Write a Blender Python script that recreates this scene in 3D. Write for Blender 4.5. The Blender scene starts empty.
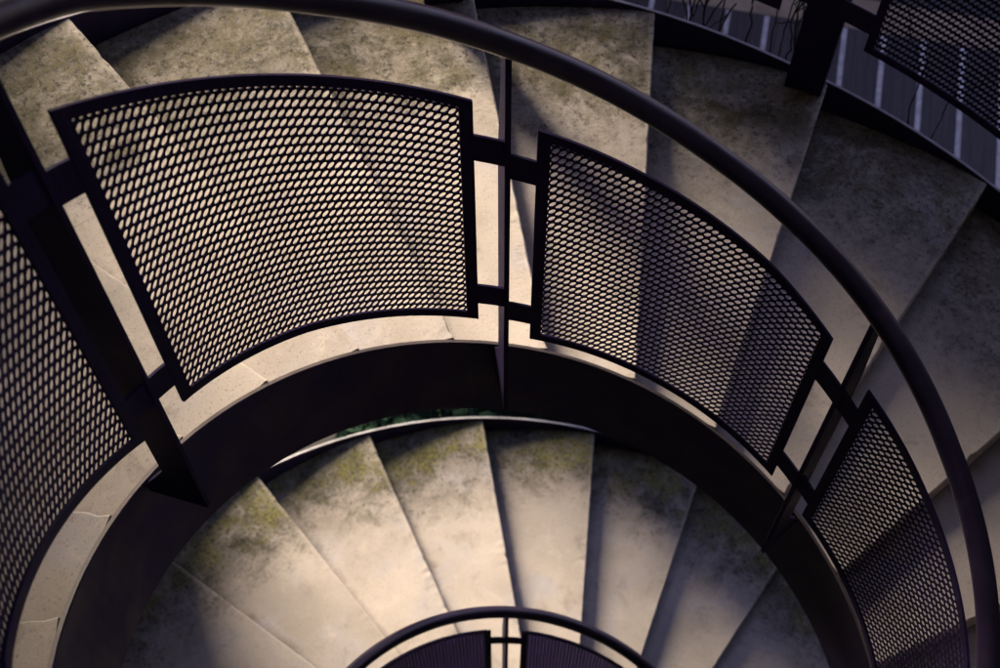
import bpy, bmesh, math, random
from mathutils import Vector
random.seed(7)
sc = bpy.context.scene
C = sc.collection
R = math.radians

# ------------------------------------------------------------------ plan of the stair
D = R(15.0)                 # one step turns 15 degrees clockwise
H = 0.1395                  # rise
PHI0 = 0.0942               # azimuth of nosing 0 (from +y towards +x)
RI, RO = 1.0, 2.4236        # well-side and outer radius of the flight
E0 = 0.1289                 # the nosings miss the axis by this much
RR = 0.863                  # radius of the well-side railing
RR2 = RO - 0.137            # radius of the outer railing
ZG = -5.1                   # ground


def az(t): return PHI0 + t * D
def pt(t, r, dz=0.0):
    a = az(t)
    return Vector((r * math.sin(a), r * math.cos(a), -t * H + dz))


# ------------------------------------------------------------------ object helpers
def obj(name, bm, mat, parent=None, smooth=False, bevel=0.0):
    bmesh.ops.recalc_face_normals(bm, faces=bm.faces[:])
    me = bpy.data.meshes.new(name)
    bm.to_mesh(me); bm.free()
    me.materials.append(mat)
    if smooth:
        for p in me.polygons: p.use_smooth = True
    o = bpy.data.objects.new(name, me)
    C.objects.link(o)
    if parent is not None: o.parent = parent
    if bevel:
        m = o.modifiers.new('Bevel', 'BEVEL'); m.width = bevel; m.segments = 2
        m.limit_method = 'ANGLE'; m.angle_limit = R(40)
    return o


def tag(o, label=None, cat=None, group=None, kind=None):
    if label: o['label'] = label
    if cat: o['category'] = cat
    if group: o['group'] = group
    if kind: o['kind'] = kind
    return o


def empty(name, loc=(0, 0, 0)):
    o = bpy.data.objects.new(name, None); C.objects.link(o)
    o.location = loc; o.empty_display_size = .1
    return o


def hex_faces(bm, v):
    for f in ((0, 1, 2, 3), (7, 6, 5, 4), (0, 4, 5, 1), (1, 5, 6, 2), (2, 6, 7, 3), (3, 7, 4, 0)):
        bm.faces.new([v[i] for i in f])


def curve(*k):
    """height over the helix as hand-measured along the flight: (t, z) pairs"""
    def f(t):
        if t <= k[0][0]: return k[0][1]
        for (a, za), (b, zb) in zip(k, k[1:]):
            if t <= b: return za + (zb - za) * (t - a) / (b - a)
        return k[-1][1]
    return f


def strip(bm, t0, t1, r0, r1, z0f, z1f, n):
    """a bar of rectangular section that follows the helix"""
    rings = []
    for i in range(n + 1):
        t = t0 + (t1 - t0) * i / n
        z0 = z0f(t) if callable(z0f) else z0f
        ra = r0(t) if callable(r0) else r0
        rb = r1(t) if callable(r1) else r1
        z1 = z1f(t) if callable(z1f) else z1f
        rings.append([bm.verts.new(pt(t, r, z)) for r, z in ((ra, z0), (rb, z0), (rb, z1), (ra, z1))])
    for a, b in zip(rings, rings[1:]):
        for j in range(4):
            bm.faces.new((a[j], a[(j + 1) % 4], b[(j + 1) % 4], b[j]))
    bm.faces.new(rings[0]); bm.faces.new(rings[-1][::-1])


def prism(bm, poly, t, half):
    """radial plate at index t: poly is [(r, dz)], thickness 2*half across"""
    a = az(t); tx, ty = math.cos(a), -math.sin(a)
    rows = []
    for s in (-half, half):
        rows.append([bm.verts.new((r * math.sin(a) + s * tx, r * math.cos(a) + s * ty, -t * H + z)) for r, z in poly])
    n = len(poly)
    bm.faces.new(rows[0]); bm.faces.new(rows[1][::-1])
    for j in range(n):
        bm.faces.new((rows[0][j], rows[0][(j + 1) % n], rows[1][(j + 1) % n], rows[1][j]))


def tube(bm, pts, rad, k=14, caps=True):
    rings = []
    up = Vector((0, 0, 1))
    for i, p in enumerate(pts):
        p = Vector(p)
        a = Vector(pts[max(i - 1, 0)]); b = Vector(pts[min(i + 1, len(pts) - 1)])
        d = (b - a).normalized()
        s = d.cross(up)
        s = s.normalized() if s.length > 1e-4 else Vector((1, 0, 0))
        w = s.cross(d)
        rd = rad[i] if isinstance(rad, (list, tuple)) else rad
        rings.append([bm.verts.new(p + (s * math.cos(2 * math.pi * j / k) + w * math.sin(2 * math.pi * j / k)) * rd) for j in range(k)])
    for a, b in zip(rings, rings[1:]):
        for j in range(k):
            bm.faces.new((a[j], a[(j + 1) % k], b[(j + 1) % k], b[j]))
    if caps:
        bm.faces.new(rings[0]); bm.faces.new(rings[-1][::-1])


# ------------------------------------------------------------------ materials
def newmat(name):
    m = bpy.data.materials.new(name); m.use_nodes = True
    nt = m.node_tree; nt.nodes.clear()
    out = nt.nodes.new('ShaderNodeOutputMaterial')
    b = nt.nodes.new('ShaderNodeBsdfPrincipled')
    nt.links.new(b.outputs[0], out.inputs[0])
    return m, nt, b


class G:
    def __init__(s, nt): s.nt = nt
    def n(s, t, **k):
        x = s.nt.nodes.new(t)
        for a, v in k.items(): setattr(x, a, v)
        return x
    def l(s, a, b): s.nt.links.new(a, b)
    def noise(s, vec, scale, detail=5, rough=.6, dist=0):
        x = s.n('ShaderNodeTexNoise'); x.inputs['Scale'].default_value = scale
        x.inputs['Detail'].default_value = detail; x.inputs['Roughness'].default_value = rough
        x.inputs['Distortion'].default_value = dist
        if vec is not None: s.l(vec, x.inputs['Vector'])
        return x.outputs[0]
    def math(s, op, a, b=None, clamp=False):
        x = s.n('ShaderNodeMath', operation=op, use_clamp=clamp)
        for i, v in enumerate((a, b)):
            if v is None: continue
            if hasattr(v, 'links'): s.l(v, x.inputs[i])
            else: x.inputs[i].default_value = v
        return x.outputs[0]
    def ramp(s, f, stops):
        x = s.n('ShaderNodeMapRange'); x.inputs[1].default_value, x.inputs[2].default_value = stops[0], stops[1]
        x.inputs[3].default_value, x.inputs[4].default_value = (stops[2], stops[3]) if len(stops) > 2 else (0, 1)
        x.interpolation_type = 'SMOOTHSTEP'
        s.l(f, x.inputs[0]); return x.outputs[0]
    def mix(s, f, a, b):
        x = s.n('ShaderNodeMix', data_type='RGBA')
        for i, v in ((0, f), (6, a), (7, b)):
            if hasattr(v, 'links'): s.l(v, x.inputs[i])
            elif i == 0: x.inputs[0].default_value = v
            else: x.inputs[i].default_value = (*v, 1)
        return x.outputs[2]
    def bump(s, h, dist, strength=1.0):
        x = s.n('ShaderNodeBump'); x.inputs['Strength'].default_value = strength
        x.inputs['Distance'].default_value = dist
        s.l(h, x.inputs['Height']); return x.outputs[0]


def concrete_mat(name, moss_col, moss_amt, grime_shade, moss_r, base=(.50, .44, .375)):
    m, nt, b = newmat(name); g = G(nt)
    tc = g.n('ShaderNodeTexCoord'); oi = g.n('ShaderNodeObjectInfo')
    off = g.n('ShaderNodeVectorMath', operation='SCALE'); cv = g.n('ShaderNodeCombineXYZ')
    for i in range(3): g.l(oi.outputs['Random'], cv.inputs[i])
    g.l(cv.outputs[0], off.inputs[0]); off.inputs['Scale'].default_value = 37
    add = g.n('ShaderNodeVectorMath', operation='ADD')
    g.l(tc.outputs['Object'], add.inputs[0]); g.l(off.outputs[0], add.inputs[1])
    v = add.outputs[0]
    sp = g.n('ShaderNodeSeparateXYZ'); g.l(tc.outputs['Object'], sp.inputs[0])
    rad = g.math('SQRT', g.math('ADD', g.math('MULTIPLY', sp.outputs[0], sp.outputs[0]), g.math('MULTIPLY', sp.outputs[1], sp.outputs[1])))
    # position on the step: rad from the axis, ang from 0 at the nosing to -15 degrees at the riser behind
    ang = g.math('SUBTRACT', g.math('ARCTAN2', sp.outputs[0], sp.outputs[1]), g.math('DIVIDE', E0, rad))
    ang = g.math('MULTIPLY', ang, 180 / math.pi)
    big = g.noise(v, 1.7, 3, .55)
    mid = g.noise(v, 6, 8, .70, .5)
    clump = g.noise(v, 15, 10, .85, .2)
    fine = g.noise(v, 60, 5, .75)
    grit = g.noise(v, 150, 2, .7)
    col = g.mix(g.ramp(big, (.34, .66)), tuple(c * .74 for c in base), base)
    col = g.mix(g.ramp(g.noise(v, 3.1, 4, .6, .8), (.50, .72, 0, .8)), col, (.42, .39, .385))
    col = g.mix(g.ramp(mid, (.52, .75, 0, .55)), col, tuple(c * 1.22 for c in base))
    col = g.mix(g.ramp(mid, (.46, .28, 0, .6)), col, (.22, .185, .155))
    col = g.mix(g.ramp(clump, (.52, .70, 0, .25)), col, (.17, .145, .12))
    # outer grime, deepened to paint in the light falloff; the walking line near the well stays clean
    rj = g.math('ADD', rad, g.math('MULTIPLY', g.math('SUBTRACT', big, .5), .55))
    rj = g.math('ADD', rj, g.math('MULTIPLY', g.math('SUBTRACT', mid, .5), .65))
    gr = g.ramp(rj, grime_shade)
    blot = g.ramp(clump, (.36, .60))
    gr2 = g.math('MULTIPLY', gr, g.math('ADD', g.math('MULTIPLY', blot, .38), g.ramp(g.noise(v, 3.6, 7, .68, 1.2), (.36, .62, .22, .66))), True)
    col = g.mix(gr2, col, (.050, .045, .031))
    # moss in a ragged band short of the outer string
    mo = g.ramp(g.noise(v, 4.5, 10, .78, .4), (.40, .58))
    mb = g.math('MULTIPLY', g.ramp(rj, (moss_r[0], moss_r[0] + .16)), mo)
    mb = g.math('MULTIPLY', mb, g.ramp(fine, (.32, .56, .25, 1)))
    mb = g.math('MULTIPLY', mb, moss_amt, True)
    mtex = g.mix(g.ramp(fine, (.38, .66)), tuple(c * .4 for c in moss_col), moss_col)
    col = g.mix(mb, col, mtex)
    # shade painted in at the riser foot, and a rubbed nosing
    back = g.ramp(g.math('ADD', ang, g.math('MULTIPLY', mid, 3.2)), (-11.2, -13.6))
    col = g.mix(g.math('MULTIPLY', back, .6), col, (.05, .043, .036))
    nose = g.ramp(g.math('ADD', ang, g.math('MULTIPLY', g.math('SUBTRACT', clump, .5), 1.6)), (-.5, -.1))
    col = g.mix(g.math('MULTIPLY', nose, .22), col, tuple(c * 1.05 for c in base))
    # speckles: lichen dots and dirt in the pores
    spk = g.ramp(g.noise(v, 52, 4, .82), (.53, .61))
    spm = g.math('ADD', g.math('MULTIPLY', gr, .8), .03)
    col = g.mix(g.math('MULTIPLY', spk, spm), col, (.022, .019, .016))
    col = g.mix(g.ramp(grit, (.60, .70, 0, .5)), col, (.10, .085, .07))
    col = g.mix(g.ramp(grit, (.40, .30, 0, .2)), col, (.66, .60, .52))
    g.l(col, b.inputs['Base Color'])
    b.inputs['Roughness'].default_value = .88
    b.inputs['Specular IOR Level'].default_value = .25
    h = g.math('ADD', g.math('MULTIPLY', fine, .6), g.math('MULTIPLY', grit, .35))
    h = g.math('ADD', h, g.math('MULTIPLY', mb, .5))
    g.l(g.bump(h, .004, .55), b.inputs['Normal'])
    return m


def steel_mat(name, col, rough=.62, spec=.12, scale=1.0):
    m, nt, b = newmat(name); g = G(nt)
    tc = g.n('ShaderNodeTexCoord'); v = tc.outputs['Object']
    n1 = g.noise(v, 6 * scale, 6, .65, .3); n2 = g.noise(v, 90 * scale, 3, .6)
    c = g.mix(g.ramp(n1, (.35, .7)), tuple(x * .75 for x in col), tuple(min(1, x * 1.3) for x in col))
    c = g.mix(g.ramp(g.noise(v, 22 * scale, 6, .75), (.66, .76, 0, .6)), c, tuple(x * .35 for x in col))
    # dust and drip streaks running down, bare scuffs
    mp = g.n('ShaderNodeMapping'); mp.inputs['Scale'].default_value = (1, 1, .09); g.l(v, mp.inputs[0])
    st = g.noise(mp.outputs[0], 26 * scale, 6, .7)
    c = g.mix(g.ramp(st, (.54, .74, 0, .45)), c, tuple(min(1, x * 1.6 + .016) for x in col))
    c = g.mix(g.ramp(st, (.44, .26, 0, .6)), c, tuple(x * .4 for x in col))
    c = g.mix(g.ramp(g.noise(v, 34 * scale, 5, .8, .5), (.67, .72, 0, .55)), c, (.085, .058, .045))
    g.l(c, b.inputs['Base Color'])
    g.l(g.ramp(n1, (.3, .7, rough - .06, rough + .12)), b.inputs['Roughness'])
    b.inputs['Specular IOR Level'].default_value = spec
    g.l(g.bump(n2, .0012, .25), b.inputs['Normal'])
    return m


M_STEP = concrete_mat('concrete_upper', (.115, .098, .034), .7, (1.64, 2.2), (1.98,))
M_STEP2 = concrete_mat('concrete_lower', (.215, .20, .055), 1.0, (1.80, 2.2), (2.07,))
M_STEEL = steel_mat('dark_painted_steel', (.012, .007, .034))
M_STRING = steel_mat('dark_plate_steel', (.016, .0095, .048), .6, .35)
M_RAIL = steel_mat('handrail_paint', (.014, .009, .026), .36, .4, .5)
M_EDGE_SKY = steel_mat('skylit_paint_edge', (.10, .08, .075), .5, .4, .6)  # plate paint lightened: sky light on the rim put into the colour
M_EDGE_SHADE = steel_mat('shaded_steel_edge', (.26, .24, .25), .55, .2, .6)  # darker copy of the rim steel, standing for its shade
M_EDGE = steel_mat('skylit_steel_edge', (.55, .53, .52), .4, .6)  # steel rim paled further by the sky reflection put into it

# ------------------------------------------------------------------ concrete steps
SR0 = math.sqrt((RI + .014) ** 2 - E0 ** 2)
ROUT = curve((-3, RO + .070), (0, RO + .026), (1, RO))      # the flight widens a little uphill


def step_bm(seed, k):
    SR1 = math.sqrt((ROUT(k) - .003) ** 2 - E0 ** 2)
    rnd = random.Random(seed)
    bm = bmesh.new()
    nu, nv = 60, 8
    back = -D * 1.05                       # tucks a little under the step above
    grid = []
    for j in range(nv + 1):
        row = []
        ang = back + (0 - back) * j / nv
        ca, sa = math.cos(ang), math.sin(ang)
        for i in range(nu + 1):
            rr = SR0 + (SR1 - SR0) * i / nu
            x, y = E0, rr
            z = 0.0
            dy = 0.0
            if j == nv:
                x -= abs(rnd.gauss(0, .0008)) + (rnd.random() < .035) * rnd.uniform(.002, .006)
                z -= abs(rnd.gauss(0, .0010))
            z += .0012 * math.sin(i * .31 + seed) * math.sin(j * .9 + seed)
            row.append(bm.verts.new((x * ca + y * sa, y * ca - x * sa, z)))
        grid.append(row)
    for j in range(nv):
        for i in range(nu):
            bm.faces.new((grid[j][i], grid[j][i + 1], grid[j + 1][i + 1], grid[j + 1][i]))
    # arris + riser down to the step below, sides and back
    b1 = []
    for j in range(nv + 1):
        b1.append([])
    loop = [grid[nv][i] for i in range(nu + 1)] + [grid[j][nu] for j in range(nv - 1, -1, -1)] + \
           [grid[0][i] for i in range(nu - 1, -1, -1)] + [grid[j][0] for j in range(1, nv)]
    nL = len(loop)
    nose = set(grid[nv])
    rings = [loop]
    for dz, push in ((-.005, .0045), (-H + .002, .0045)):
        ring = []
        for vtx in loop:
            p = vtx.co.copy()
            if vtx in nose: p.x += push
            if dz < -.02: p.z = dz
            else: p.z += dz
            ring.append(bm.verts.new(p))
        rings.append(ring)
    for a, b in zip(rings, rings[1:]):
        for k in range(nL):
            bm.faces.new((a[k], a[(k + 1) % nL], b[(k + 1) % nL], b[k]))
    bm.faces.new(rings[-1][::-1])
    return bm


step_protos = []


def place_step(k, label, group, mat):
    key = (abs(k * 7) % 5, mat.name, min(max(k, -3), 1))
    src = next((o for kk, o in step_protos if kk == key), None)
    if src is None:
        o = obj('concrete_step', step_bm(key[0] + 1, k), mat, smooth=False)
        step_protos.append((key, o))
    else:
        o = src.copy(); C.objects.link(o)
    o.location = (0, 0, -k * H)
    o.rotation_euler = (0, 0, -az(k))
    tag(o, label, 'step', group)
    return o


UP = 'concrete steps of the upper turn'
LO = 'concrete steps of the lower turn'
K_UP = range(-11, 12)
K_LO = range(12, 37)
up_lab = {
    -7: 'concrete step behind the blurred left mesh panel, lowest part of the pale inner ledge',
    -6: 'concrete step showing as pale ledge under the lower half of the blurred left mesh panel',
    -5: 'concrete step behind the thick left post, its pale inner end beside the post foot',
    -4: 'dim concrete step between the left post and the large mesh panel\'s upper left corner',
    -3: 'dark concrete step showing above the left end of the large mesh panel',
    -2: 'concrete step behind the middle of the large mesh panel, under the handrail',
    -1: 'concrete step behind the right end of the large mesh panel, beside the centre post',
    0: 'bright concrete step directly right of the centre post, behind the right panel\'s left end',
    1: 'concrete step with dark outer end, just left of the broad outer post\'s foot',
    2: 'stained concrete step below the bright outer stringer edge, right of the broad outer post',
    3: 'shaded concrete step beyond the handrail at the right edge, behind the right inner post',
    4: 'dark concrete step between the handrail and the top of the narrow right mesh panel',
    5: 'dark concrete step in the lower right corner, half behind the narrow mesh panel',
    6: 'black shaded concrete step seen through the bottom of the narrow right mesh panel'}
lo_lab = {
    19: 'lower concrete step at the bottom left, nearly hidden under the upper inner stringer',
    20: 'brownish concrete step leftmost of the clearly visible lower fan, at the bottom edge',
    21: 'lower concrete step whose tip meets the stringer right of the left post foot',
    22: 'lower concrete step with mossy outer end at the left end of the bright stringer rim',
    23: 'pale mossy lower concrete step left of the centre post, below the bright rim\'s middle',
    24: 'bright mossy lower concrete step directly below the foot of the centre post',
    25: 'lower concrete step with a dark left side, right of the bright stringer rim\'s end',
    26: 'shaded grey lower concrete step, second from the right in the lower fan',
    27: 'darkest lower concrete step, last on the right under the right inner post foot'}
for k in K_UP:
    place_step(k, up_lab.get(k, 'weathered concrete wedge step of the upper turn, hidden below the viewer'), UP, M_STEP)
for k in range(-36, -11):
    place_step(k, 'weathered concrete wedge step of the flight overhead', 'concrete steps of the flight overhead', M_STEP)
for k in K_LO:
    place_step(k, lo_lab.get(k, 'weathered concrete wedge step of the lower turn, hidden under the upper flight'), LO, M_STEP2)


# ------------------------------------------------------------------ strings (steel plates)
def stringer(name, label, r0, r1, t0, t1, z0, z1, edge):
    root = empty(name, (0, 0, -t1 * H + z0))
    tag(root, label, 'stair stringer', 'steel stringers of the stair')
    root_inv = Vector(root.location)
    n = int((t1 - t0) * 6)
    bm = bmesh.new(); strip(bm, t0, t1, r0, r1, z0, z1, n)
    bmesh.ops.translate(bm, verts=bm.verts[:], vec=-root_inv)
    obj('plate', bm, M_STRING, root, bevel=.0015)
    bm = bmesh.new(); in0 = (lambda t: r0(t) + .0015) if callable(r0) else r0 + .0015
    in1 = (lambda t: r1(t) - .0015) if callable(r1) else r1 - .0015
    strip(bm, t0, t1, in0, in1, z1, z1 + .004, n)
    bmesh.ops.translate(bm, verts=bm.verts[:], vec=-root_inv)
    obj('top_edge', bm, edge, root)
    return root


OS = .050
stringer('inner_stringer', 'dark inner stringer plate of the upper turn, curving under the large mesh panels', RI, RI + .012, -11.6, 12, -.345, .058, M_EDGE_SKY)
stringer('inner_stringer', 'dark inner stringer plate of the flight overhead', RI, RI + .012, -36, -11.62, -.345, .058, M_EDGE_SKY)
stringer('outer_stringer', 'dark outer stringer plate of the flight overhead', ROUT, lambda t: ROUT(t) + .012, -36, -11.62, -.345, .03, M_EDGE_SKY)
stringer('inner_stringer', 'dark inner stringer plate of the lower turn, beneath the lower handrail', RI, RI + .012, 12.02, 36, -.345, .058, M_EDGE_SKY)
stringer('outer_stringer', 'outer stringer plate of the upper turn with pale top edge, before the timber deck', ROUT, lambda t: ROUT(t) + .012, -11.6, 12, -.345, OS - .022, M_EDGE_SHADE)
stringer('outer_stringer', 'outer stringer plate of the lower turn, its bright top edge above the mossy steps', RO, RO + .012, 12.02, 36, -.345, OS - .004, M_EDGE)


# ------------------------------------------------------------------ railings
CW, CH = .0150, .0262         # mesh pitch along and up
PB = curve((-8, .68), (-5.3, .457), (-4.7, .462), (-3.3, .461), (-1.3, .428), (-.82, .368), (.8, .397), (2.4, .433), (3, .449), (4.9, .55), (7, .63), (14, .43), (27, .43))
PT = curve((-8, 1.42), (-5.3, 1.36), (-4.8, 1.347), (-2.8, 1.296), (-1.35, 1.258), (-.8, 1.220), (1.6, 1.220), (2.45, 1.193), (3, 1.196), (4.1, 1.245), (5.6, 1.34), (7, 1.4), (14, 1.24), (22.7, 1.2), (27, 1.2))
HR = curve((-10, 1.6), (-6, 1.53), (-5, 1.527), (-4.33, 1.535), (-3.54, 1.508), (-2.54, 1.473), (-1.66, 1.453), (-1.06, 1.437), (-.6, 1.428), (.3, 1.413), (.86, 1.407), (1.7, 1.409), (2.9, 1.422), (4, 1.43), (5.2, 1.46), (7, 1.5), (14, 1.4347), (33, 1.4347))
FW = .028                     # frame width


def sheet_bm(r, t0, t1, zb, zt, TH=.0022):
    """perforated sheet: rows follow the helix, every hole a real opening"""
    bm = bmesh.new()
    q = CW / r / D
    slope = -H * q                       # drop of one column
    a = Vector((CW, slope)); b = Vector((0, CH))
    # hexagonal cell around a lattice point of (a, b)
    nb = [a, a + b, b, -a, -a - b, -b]
    nb = sorted([a, b, a + b, -a, -b, -(a + b)], key=lambda v: math.atan2(v.y, v.x))
    def cc(p, q_):
        d = 2 * (p.x * q_.y - p.y * q_.x)
        return Vector(((q_.y * p.length_squared - p.y * q_.length_squared) / d, (p.x * q_.length_squared - q_.x * p.length_squared) / d))
    hexv = [cc(nb[i], nb[(i + 1) % 6]) for i in range(6)]
    outer = []
    for i in range(6):
        outer += [hexv[i], (hexv[i] + hexv[(i + 1) % 6]) / 2]
    # the hole is a leaning ellipse
    hole = []
    la, sa_ = Vector((.0078, .0050)), Vector((-.0024, .0065))
    det = la.x * sa_.y - la.y * sa_.x
    for v in outer:
        p_, q_ = (v.x * sa_.y - v.y * sa_.x) / det, (la.x * v.y - la.y * v.x) / det
        hole.append(v / math.hypot(p_, q_))
    ncol = round((t1 - t0) * D * r / CW)
    tm = (t0 + t1) / 2
    nrow = round((zt(tm) - zb(tm)) / CH)
    ku = (t1 - t0) / (ncol * CW)
    def P(u, w, rr):
        t = t0 + u * ku
        v = (w - u / CW * slope) / (nrow * CH)                     # 0 at the bottom edge, 1 at the top edge
        return pt(t, rr, zb(t) + (zt(t) - zb(t)) * v)
    cache = {}
    def vert(u, w, rr):
        key = (round(u * 4e4), round(w * 4e4), rr > r)
        if key not in cache: cache[key] = bm.verts.new(P(u, w, rr))
        return cache[key]
    for i in range(ncol):
        for j in range(nrow):
            cu = (i + .5) * CW
            cw = (j + .5) * CH + (i + .5) * slope
            o = [vert(cu + v.x, cw + v.y, r) for v in outer]
            h = [bm.verts.new(P(cu + v.x, cw + v.y, r)) for v in hole]
            h2 = [bm.verts.new(P(cu + v.x, cw + v.y, r + TH)) for v in hole]
            o2 = [vert(cu + v.x, cw + v.y, r + TH) for v in outer]
            for k in range(12):
                k2 = (k + 1) % 12
                bm.faces.new((o[k], o[k2], h[k2], h[k]))
                bm.faces.new((h[k], h[k2], h2[k2], h2[k]))
                bm.faces.new((h2[k], h2[k2], o2[k2], o2[k]))
    return bm


def local(bm, root):
    bmesh.ops.translate(bm, verts=bm.verts[:], vec=-Vector(root.location))
    return bm


def panel(root, r, t0, t1, label, lt=None, rt=None, pb=PB, pt_=PT, reach=.006, th=.0022):
    """t0..t1 frame edges; lt / rt index of the posts the brackets reach to"""
    wt = FW / r / D
    up = lambda f, d: (lambda t: f(t) + d)
    bm = bmesh.new()
    n = max(8, int((t1 - t0) * 8))
    strip(bm, t0, t1, r - .006, r, up(pt_, -FW), pt_, n)
    strip(bm, t0, t1, r - .006, r, pb, up(pb, FW), n)
    strip(bm, t0, t0 + wt, r - .006, r, up(pb, FW), up(pt_, -FW), 2)
    strip(bm, t1 - wt, t1, r - .006, r, up(pb, FW), up(pt_, -FW), 2)
    f = obj('mesh_panel', local(bm, root), M_STEEL, root)
    if label: f['label'] = label
    obj('perforated_sheet', local(sheet_bm(r + .0015, t0 + wt * .6, t1 - wt * .6, up(pb, FW * .55), up(pt_, -FW * .55), th), root), M_STEEL, f)
    for tp, e in ((lt, t0), (rt, t1)):
        if tp is None: continue
        for zc in (pt_(e) - .147, pb(e) + .115):
            bm = bmesh.new()
            sgn = 1 if e > tp else -1
            strip(bm, tp + sgn * reach / r / D, e, r - .005, r + .001, zc - .041, zc + .041, 2)
            obj('bracket', local(bm, root), M_STEEL, f)
    return f


def post(root, r, t, rstr, label=None):
    s = 1 if rstr > r else -1
    top = HR(t) - .018
    if r > 1.5:                              # broad flat post of the outer railing
        bm = bmesh.new()
        strip(bm, t - .105, t + .105, rstr - .07, rstr - .002, -.22, top, 2)
        return obj('post', local(bm, root), M_STEEL, root, bevel=.0015)
    foot = curve((-5, .035), (-1.06, -.055), (2.7, .02), (14, -.05))(t)
    poly = [(r - .010, foot), (r - .010, top), (r + .026, top), (r + .070, 1.05), (r + .070, .17), (rstr - .001, .052), (rstr - .001, foot - .02)]
    bm = bmesh.new(); prism(bm, poly, t, .0065)
    o = obj('post', local(bm, root), M_STEEL, root, bevel=.0015)
    if label: o['label'] = label
    return o


def handrail(root, r, t0, t1):
    bm = bmesh.new()
    n = int((t1 - t0) * 8)
    tube(bm, [pt(t0 + (t1 - t0) * i / n, r, HR(t0 + (t1 - t0) * i / n)) for i in range(n + 1)], .0245, 20)
    return obj('handrail', local(bm, root), M_RAIL, root, smooth=True)


def railing(label, r, rstr, posts, edges, t0, t1, **kw):
    root = empty('stair_railing', (0, 0, -t1 * H))
    tag(root, label, 'railing', 'railings of the stair')
    handrail(root, r, t0, t1)
    for t in posts: post(root, r, t, rstr)
    for a, b, lt, rt, lab in edges: panel(root, r, a, b, lab, lt, rt, **kw)
    return root


railing('dark steel railing round the well of the upper turn with large perforated panels', RR, RI,
        [-8.95, -5.06, -1.06, 2.74, 6.60],
        [(-8.66, -5.335, -8.95, -5.06, 'blurred mesh panel at the left edge'), (-4.79, -1.37, -5.06, -1.06, 'largest curved mesh panel left of the centre post'),
         (-.785, 2.435, -1.06, 2.74, 'curved mesh panel right of the centre post'), (2.98, 6.3, 2.74, 6.60, 'narrow foreshortened mesh panel at the right')], -10.4, 12)
railing('small dark railing of the lower turn with its mesh seen from above at the bottom', RR, RI,
        [19.15, 23.0, 26.85],
        [(19.42, 22.70, 19.15, 23.0, None), (23.28, 26.58, 23.0, 26.85, None)], 14, 33, th=.0052)
railing('outer steel railing of the upper turn in the corner before the timber deck', RR2, RO,
        [-.95, 1.09, 4.94],
        [(-.70, .86, -.95, 1.09, None), (1.345, 4.7, 1.09, 4.94, None)], -1.3, 5.6,
        pb=lambda t: .40, pt_=lambda t: 1.2, reach=.05)

# ------------------------------------------------------------------ ground
def plane(name, poly, z, mat):
    bm = bmesh.new()
    bm.faces.new([bm.verts.new((x, y, z)) for x, y in poly])
    return tag(obj(name, bm, mat), kind='structure')


m, nt, b = newmat('grey_ground'); g = G(nt)
tc = g.n('ShaderNodeTexCoord')
g.l(g.mix(g.ramp(g.noise(tc.outputs['Object'], 3, 6, .7), (.3, .7)), (.025, .024, .026), (.055, .05, .05)), b.inputs['Base Color'])
b.inputs['Roughness'].default_value = .9
plane('ground', [(-200, -200), (200, -200), (200, 200), (-200, 200)], ZG, m)

m, nt, b = newmat('sandy_path'); g = G(nt)
tc = g.n('ShaderNodeTexCoord')
c = g.mix(g.ramp(g.noise(tc.outputs['Object'], 4, 6, .7), (.3, .7)), (.21, .15, .095), (.36, .27, .18))
g.l(c, b.inputs['Base Color']); b.inputs['Roughness'].default_value = .95
g.l(g.bump(g.noise(tc.outputs['Object'], 60, 4), .01, .5), b.inputs['Normal'])
A12 = R(12)
def dk(u, v): # along the boards v, across u
    return (u * math.cos(A12) + v * math.sin(A12), -u * math.sin(A12) + v * math.cos(A12))
plane('path', [dk(-1.5, 7.46), dk(9, 7.46), dk(9, 7.82), dk(-1.5, 7.82)], ZG + .004, m)

m, nt, b = newmat('dark_deck_boards'); g = G(nt)
tc = g.n('ShaderNodeTexCoord')
mp = g.n('ShaderNodeMapping'); mp.inputs['Rotation'].default_value = (0, 0, A12)
g.l(tc.outputs['Object'], mp.inputs[0])
sx = g.n('ShaderNodeSeparateXYZ'); g.l(mp.outputs[0], sx.inputs[0])
fr = g.math('FRACT', g.math('MULTIPLY', sx.outputs[0], 1 / .1107))
gap = g.ramp(g.math('ABSOLUTE', g.math('SUBTRACT', fr, .5)), (.44, .48))
mp2 = g.n('ShaderNodeMapping'); mp2.inputs['Scale'].default_value = (14, 1.2, 1); g.l(mp.outputs[0], mp2.inputs[0])
wn = g.noise(mp2.outputs[0], 3, 6, .7)
c = g.mix(g.ramp(wn, (.3, .7)), (.022, .016, .017), (.055, .039, .037))
c = g.mix(gap, c, (.012, .01, .012))
g.l(c, b.inputs['Base Color']); b.inputs['Roughness'].default_value = .7
plane('deck', [dk(-1.5, 3.2), dk(7, 3.2), dk(7, 7.46), dk(-1.5, 7.46)], ZG + .008, m)
m, nt, b = newmat('pale_strip'); g = G(nt)
tc = g.n('ShaderNodeTexCoord')
g.l(g.mix(g.ramp(g.noise(tc.outputs['Object'], 12, 5), (.3, .7)), (.30, .28, .28), (.55, .51, .50)), b.inputs['Base Color'])
bm = bmesh.new()
for i in range(-6, 20):
    u = .57 + i * .3307
    w = .021
    vs = [bm.verts.new((*dk(u + dx, v), ZG + .014)) for dx, v in ((-w, 3.2), (w, 3.2), (w, 7.44), (-w, 7.44))]
    bm.faces.new(vs)
tag(obj('deck_markings', bm, m), kind='structure')

# ------------------------------------------------------------------ plants
m, nt, b = newmat('bare_twig'); g = G(nt)
b.inputs['Base Color'].default_value = (.018, .012, .012, 1); b.inputs['Roughness'].default_value = .8
M_TWIG = m


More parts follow.
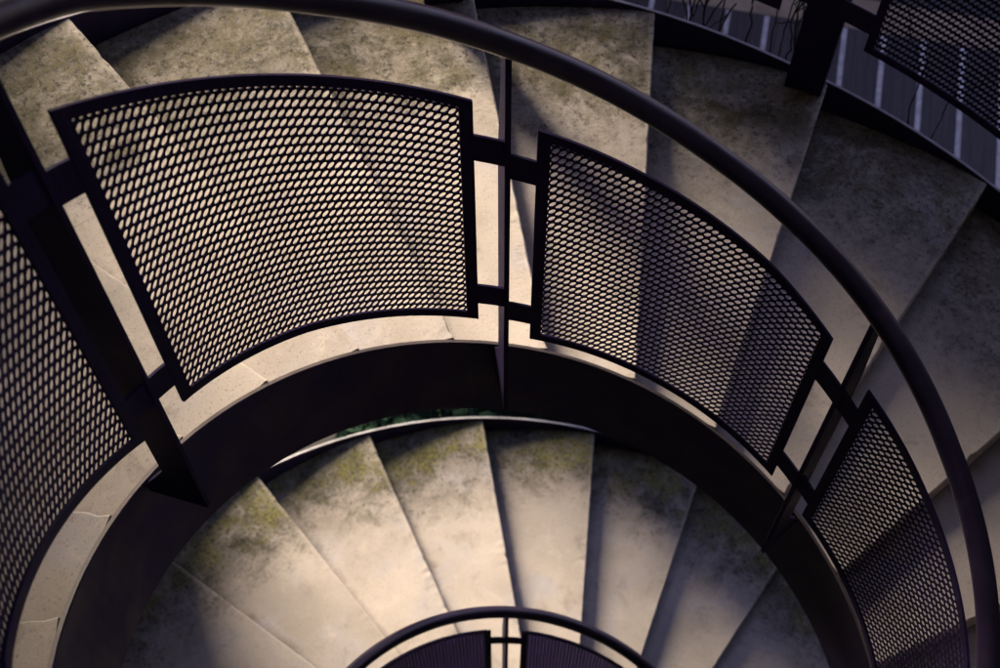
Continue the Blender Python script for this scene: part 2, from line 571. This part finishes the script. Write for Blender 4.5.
def vine(t, rr, n, label, top, seed, spread=.12):
    rnd = random.Random(seed)
    base = pt(t, rr, 0); base.z = ZG
    root = empty('bare_vine', base)
    tag(root, label, 'climbing plant', 'bare vines beyond the outer stringer')
    a = az(t)
    for s in range(n):
        bm = bmesh.new()
        p = pt(t + rnd.uniform(-spread, spread), rr + rnd.uniform(-.05, .10), -1.6)
        pts = [p.copy()]; drift = Vector((rnd.uniform(-.0012, .0012), rnd.uniform(-.0012, .0012), 0))
        while pts[-1].z < -t * H + top + rnd.uniform(-.15, .15):
            q = pts[-1] + Vector((rnd.gauss(0, .0055), rnd.gauss(0, .0055), .035)) + drift
            rq = math.hypot(q.x, q.y)
            if rq < rr - .04: q.x *= (rr - .04) / rq; q.y *= (rr - .04) / rq
            pts.append(q)
            if len(pts) > 120: break
        r0 = rnd.uniform(.004, .007)
        tube(bm, [x - base for x in pts], [r0 * (1 - .6 * i / len(pts)) for i in range(len(pts))], 5)
        for _ in range(rnd.randint(1, 3)):
            i = rnd.randrange(len(pts) // 2, len(pts))
            q = pts[i].copy(); br = [q.copy()]; d = Vector((math.sin(a) * .012 + rnd.gauss(0, .012), math.cos(a) * .012 + rnd.gauss(0, .012), .016))
            for _ in range(rnd.randint(5, 11)):
                q = q + d + Vector((rnd.gauss(0, .006), rnd.gauss(0, .006), rnd.gauss(0, .006))); br.append(q.copy())
            tube(bm, [x - base for x in br], r0 * .5, 4)
        obj('stem', bm, M_TWIG, root)


vine(.46, 2.55, 9, 'tangle of thin dark bare vine stems at the top, left of the pale deck strips', .55, 3)
vine(.88, 2.53, 5, 'sparse dark bare vine stems climbing beside the outer railing post', .62, 5, .07)
vine(1.75, 2.52, 2, 'single bare twig poking up under the outer mesh panel', .17, 8, .03)


def leaf_mat(name, c0, c1):
    m, nt, b = newmat(name); g = G(nt)
    tc = g.n('ShaderNodeTexCoord')
    g.l(g.mix(g.ramp(g.noise(tc.outputs['Object'], 9, 4), (.3, .7)), c0, c1), b.inputs['Base Color'])
    b.inputs['Roughness'].default_value = .8; b.inputs['Specular IOR Level'].default_value = .1
    return m


M_LEAF = leaf_mat('dark_leaf', (.005, .020, .017), (.018, .045, .022))


def shrub(x, y, w, h, label, seed):
    rnd = random.Random(seed)
    root = empty('leafy_shrub', (x, y, ZG))
    tag(root, label, 'shrub', 'shrubs behind the lower turn')
    bm = bmesh.new()
    for _ in range(7):
        p = Vector((0, 0, 0)); pts = [p.copy()]
        d = Vector((rnd.uniform(-1, 1) * w, rnd.uniform(-1, 1) * w, h)) / 8
        for _ in range(7):
            p = p + d + Vector((rnd.gauss(0, .02), rnd.gauss(0, .02), 0)); pts.append(p.copy())
        tube(bm, pts, [.012 * (1 - i / 9) for i in range(8)], 5)
    obj('stem', bm, M_TWIG, root)
    bm = bmesh.new()
    for _ in range(900):
        while True:
            q = Vector((rnd.uniform(-1, 1), rnd.uniform(-1, 1), rnd.uniform(0, 1)))
            if q.x ** 2 + q.y ** 2 + (q.z - .4) ** 2 * 1.6 < .9 + rnd.uniform(-.3, .2): break
        c = Vector((q.x * w, q.y * w, q.z * h + .05))
        n = Vector((rnd.gauss(0, .6), rnd.gauss(0, .6), 1)).normalized()
        s = n.cross(Vector((rnd.gauss(0, 1), rnd.gauss(0, 1), .1))).normalized(); u = n.cross(s)
        L = rnd.uniform(.04, .075)
        vs = [bm.verts.new(c + s * (a * L) + u * (b_ * L * .55) + n * (k * L * .2)) for a, b_, k in ((-1, 0, 0), (-.2, -1, .3), (1, 0, -.2), (-.2, 1, .3))]
        bm.faces.new(vs)
    obj('foliage', bm, M_LEAF, root)


shrub(-.95, 3.05, .42, .85, 'dark green shrub left behind the bright rim of the lower outer stringer', 1)
shrub(-.15, 3.15, .45, .8, 'dark green shrub in the middle behind the bright rim of the lower stringer', 2)
shrub(.65, 3.05, .42, .85, 'dark green shrub right behind the bright rim of the lower outer stringer', 3)

# ------------------------------------------------------------------ unseen blockers added to shape the light
m, nt, b = newmat('blocker_dark'); g = G(nt)
tc = g.n('ShaderNodeTexCoord')
g.l(g.mix(g.ramp(g.noise(tc.outputs['Object'], 1.2, 6, .7), (.3, .7)), (.05, .045, .055), (.085, .075, .085)), b.inputs['Base Color'])
b.inputs['Roughness'].default_value = .9
M_BLOCKER = m
GAP = (-.05, 2.6)  # edges of the sun slot left between the added far blockers


def block(label, x0, x1, y0, y1, h, turn=0.0):
    root = empty('blocker', ((x0 + x1) / 2, (y0 + y1) / 2, ZG))
    tag(root, label, 'blocker')
    bm = bmesh.new()
    hex_faces(bm, [bm.verts.new((x, y, z)) for z in (ZG, ZG + h) for x, y in ((x0, y0), (x1, y0), (x1, y1), (x0, y1))])
    obj('blocker_side', local(bm, root), M_BLOCKER, root)
    bm = bmesh.new()
    e = .25
    hex_faces(bm, [bm.verts.new((x, y, z)) for z in (ZG + h + .002, ZG + h + .2) for x, y in ((x0 - e, y0 - e), (x1 + e, y0 - e), (x1 + e, y1 + e), (x0 - e, y1 + e))])
    obj('blocker_cap', local(bm, root), M_BLOCKER, root)
    if turn:
        x, y = root.location.x, root.location.y
        root.location.x = x * math.cos(turn) - y * math.sin(turn)
        root.location.y = x * math.sin(turn) + y * math.cos(turn)
        root.rotation_euler.z = turn


block('unseen added building that the stair is attached to, behind the viewer', -9, 9, -9, -2.75, 15)  # this and the two beside the stair are added to cut sky light
block('unseen added building to the right of the stair', 3.6, 9, -2.4, 2.4, 15)
block('unseen added building to the left of the stair', -9, -3.2, -2.4, 1.2, 15)
SLOT_TURN = R(35)                             # turns the added far blockers so their slot faces the sun
block('narrow unseen blocker added to shade the left flank of the stair', -2.2, -.42, 3.2, 4.3, 15, SLOT_TURN)  # narrow pair added out of view to shade the side treads
block('narrow unseen blocker added to shade the right-hand steps', 1.38, 3.2, 3.9, 5.4, 15, SLOT_TURN)
block('unseen added building at the far left edge of the yard', -16, GAP[0], 4.4, 15, 15, SLOT_TURN)
block('unseen added building at the far right edge of the yard', GAP[1], 16, 9.5, 15, 15, SLOT_TURN)

# ------------------------------------------------------------------ light
SUN_EL, SUN_AZ = R(29), R(-35)          # azimuth from +y towards +x
w = bpy.data.worlds.new('World'); sc.world = w; w.use_nodes = True
nt = w.node_tree; nt.nodes.clear()
o = nt.nodes.new('ShaderNodeOutputWorld'); bg = nt.nodes.new('ShaderNodeBackground')
sky = nt.nodes.new('ShaderNodeTexSky'); sky.sky_type = 'NISHITA'; sky.sun_disc = False
sky.sun_elevation = SUN_EL; sky.sun_rotation = SUN_AZ
tint = nt.nodes.new('ShaderNodeMix'); tint.data_type = 'RGBA'; tint.blend_type = 'MULTIPLY'
tint.inputs[0].default_value = 1; tint.inputs[7].default_value = (.93, .71, .89, 1)
nt.links.new(sky.outputs[0], tint.inputs[6]); nt.links.new(tint.outputs[2], bg.inputs[0]); nt.links.new(bg.outputs[0], o.inputs[0])
bg.inputs[1].default_value = .05
ld = bpy.data.lights.new('sun', 'SUN'); ld.energy = 5; ld.angle = R(42); ld.color = (1, .86, .68)
lo = bpy.data.objects.new('sun', ld); C.objects.link(lo)
d = Vector((math.sin(SUN_AZ) * math.cos(SUN_EL), math.cos(SUN_AZ) * math.cos(SUN_EL), math.sin(SUN_EL)))
lo.rotation_euler = d.to_track_quat('Z', 'Y').to_euler()
lo.location = (0, 0, 12)

# ------------------------------------------------------------------ camera
cam = bpy.data.cameras.new('camera'); co = bpy.data.objects.new('camera', cam); C.objects.link(co)
co.location = (-.16789, -.81561, 3.44114)
co.rotation_euler = (R(90 - 60.42638), 0, R(.1277))
cam.sensor_width = 36; cam.lens = 1325.035 / 1000 * 36
cam.clip_start = .05; cam.clip_end = 600
cam.dof.use_dof = True; cam.dof.focus_distance = 2.95; cam.dof.aperture_fstop = 4.5
cam.dof.aperture_blades = 0
sc.camera = co
sc.view_settings.view_transform = 'Standard'; sc.view_settings.look = 'None'
sc.view_settings.exposure = 3.05; sc.view_settings.gamma = 1
sc.view_settings.use_curve_mapping = False
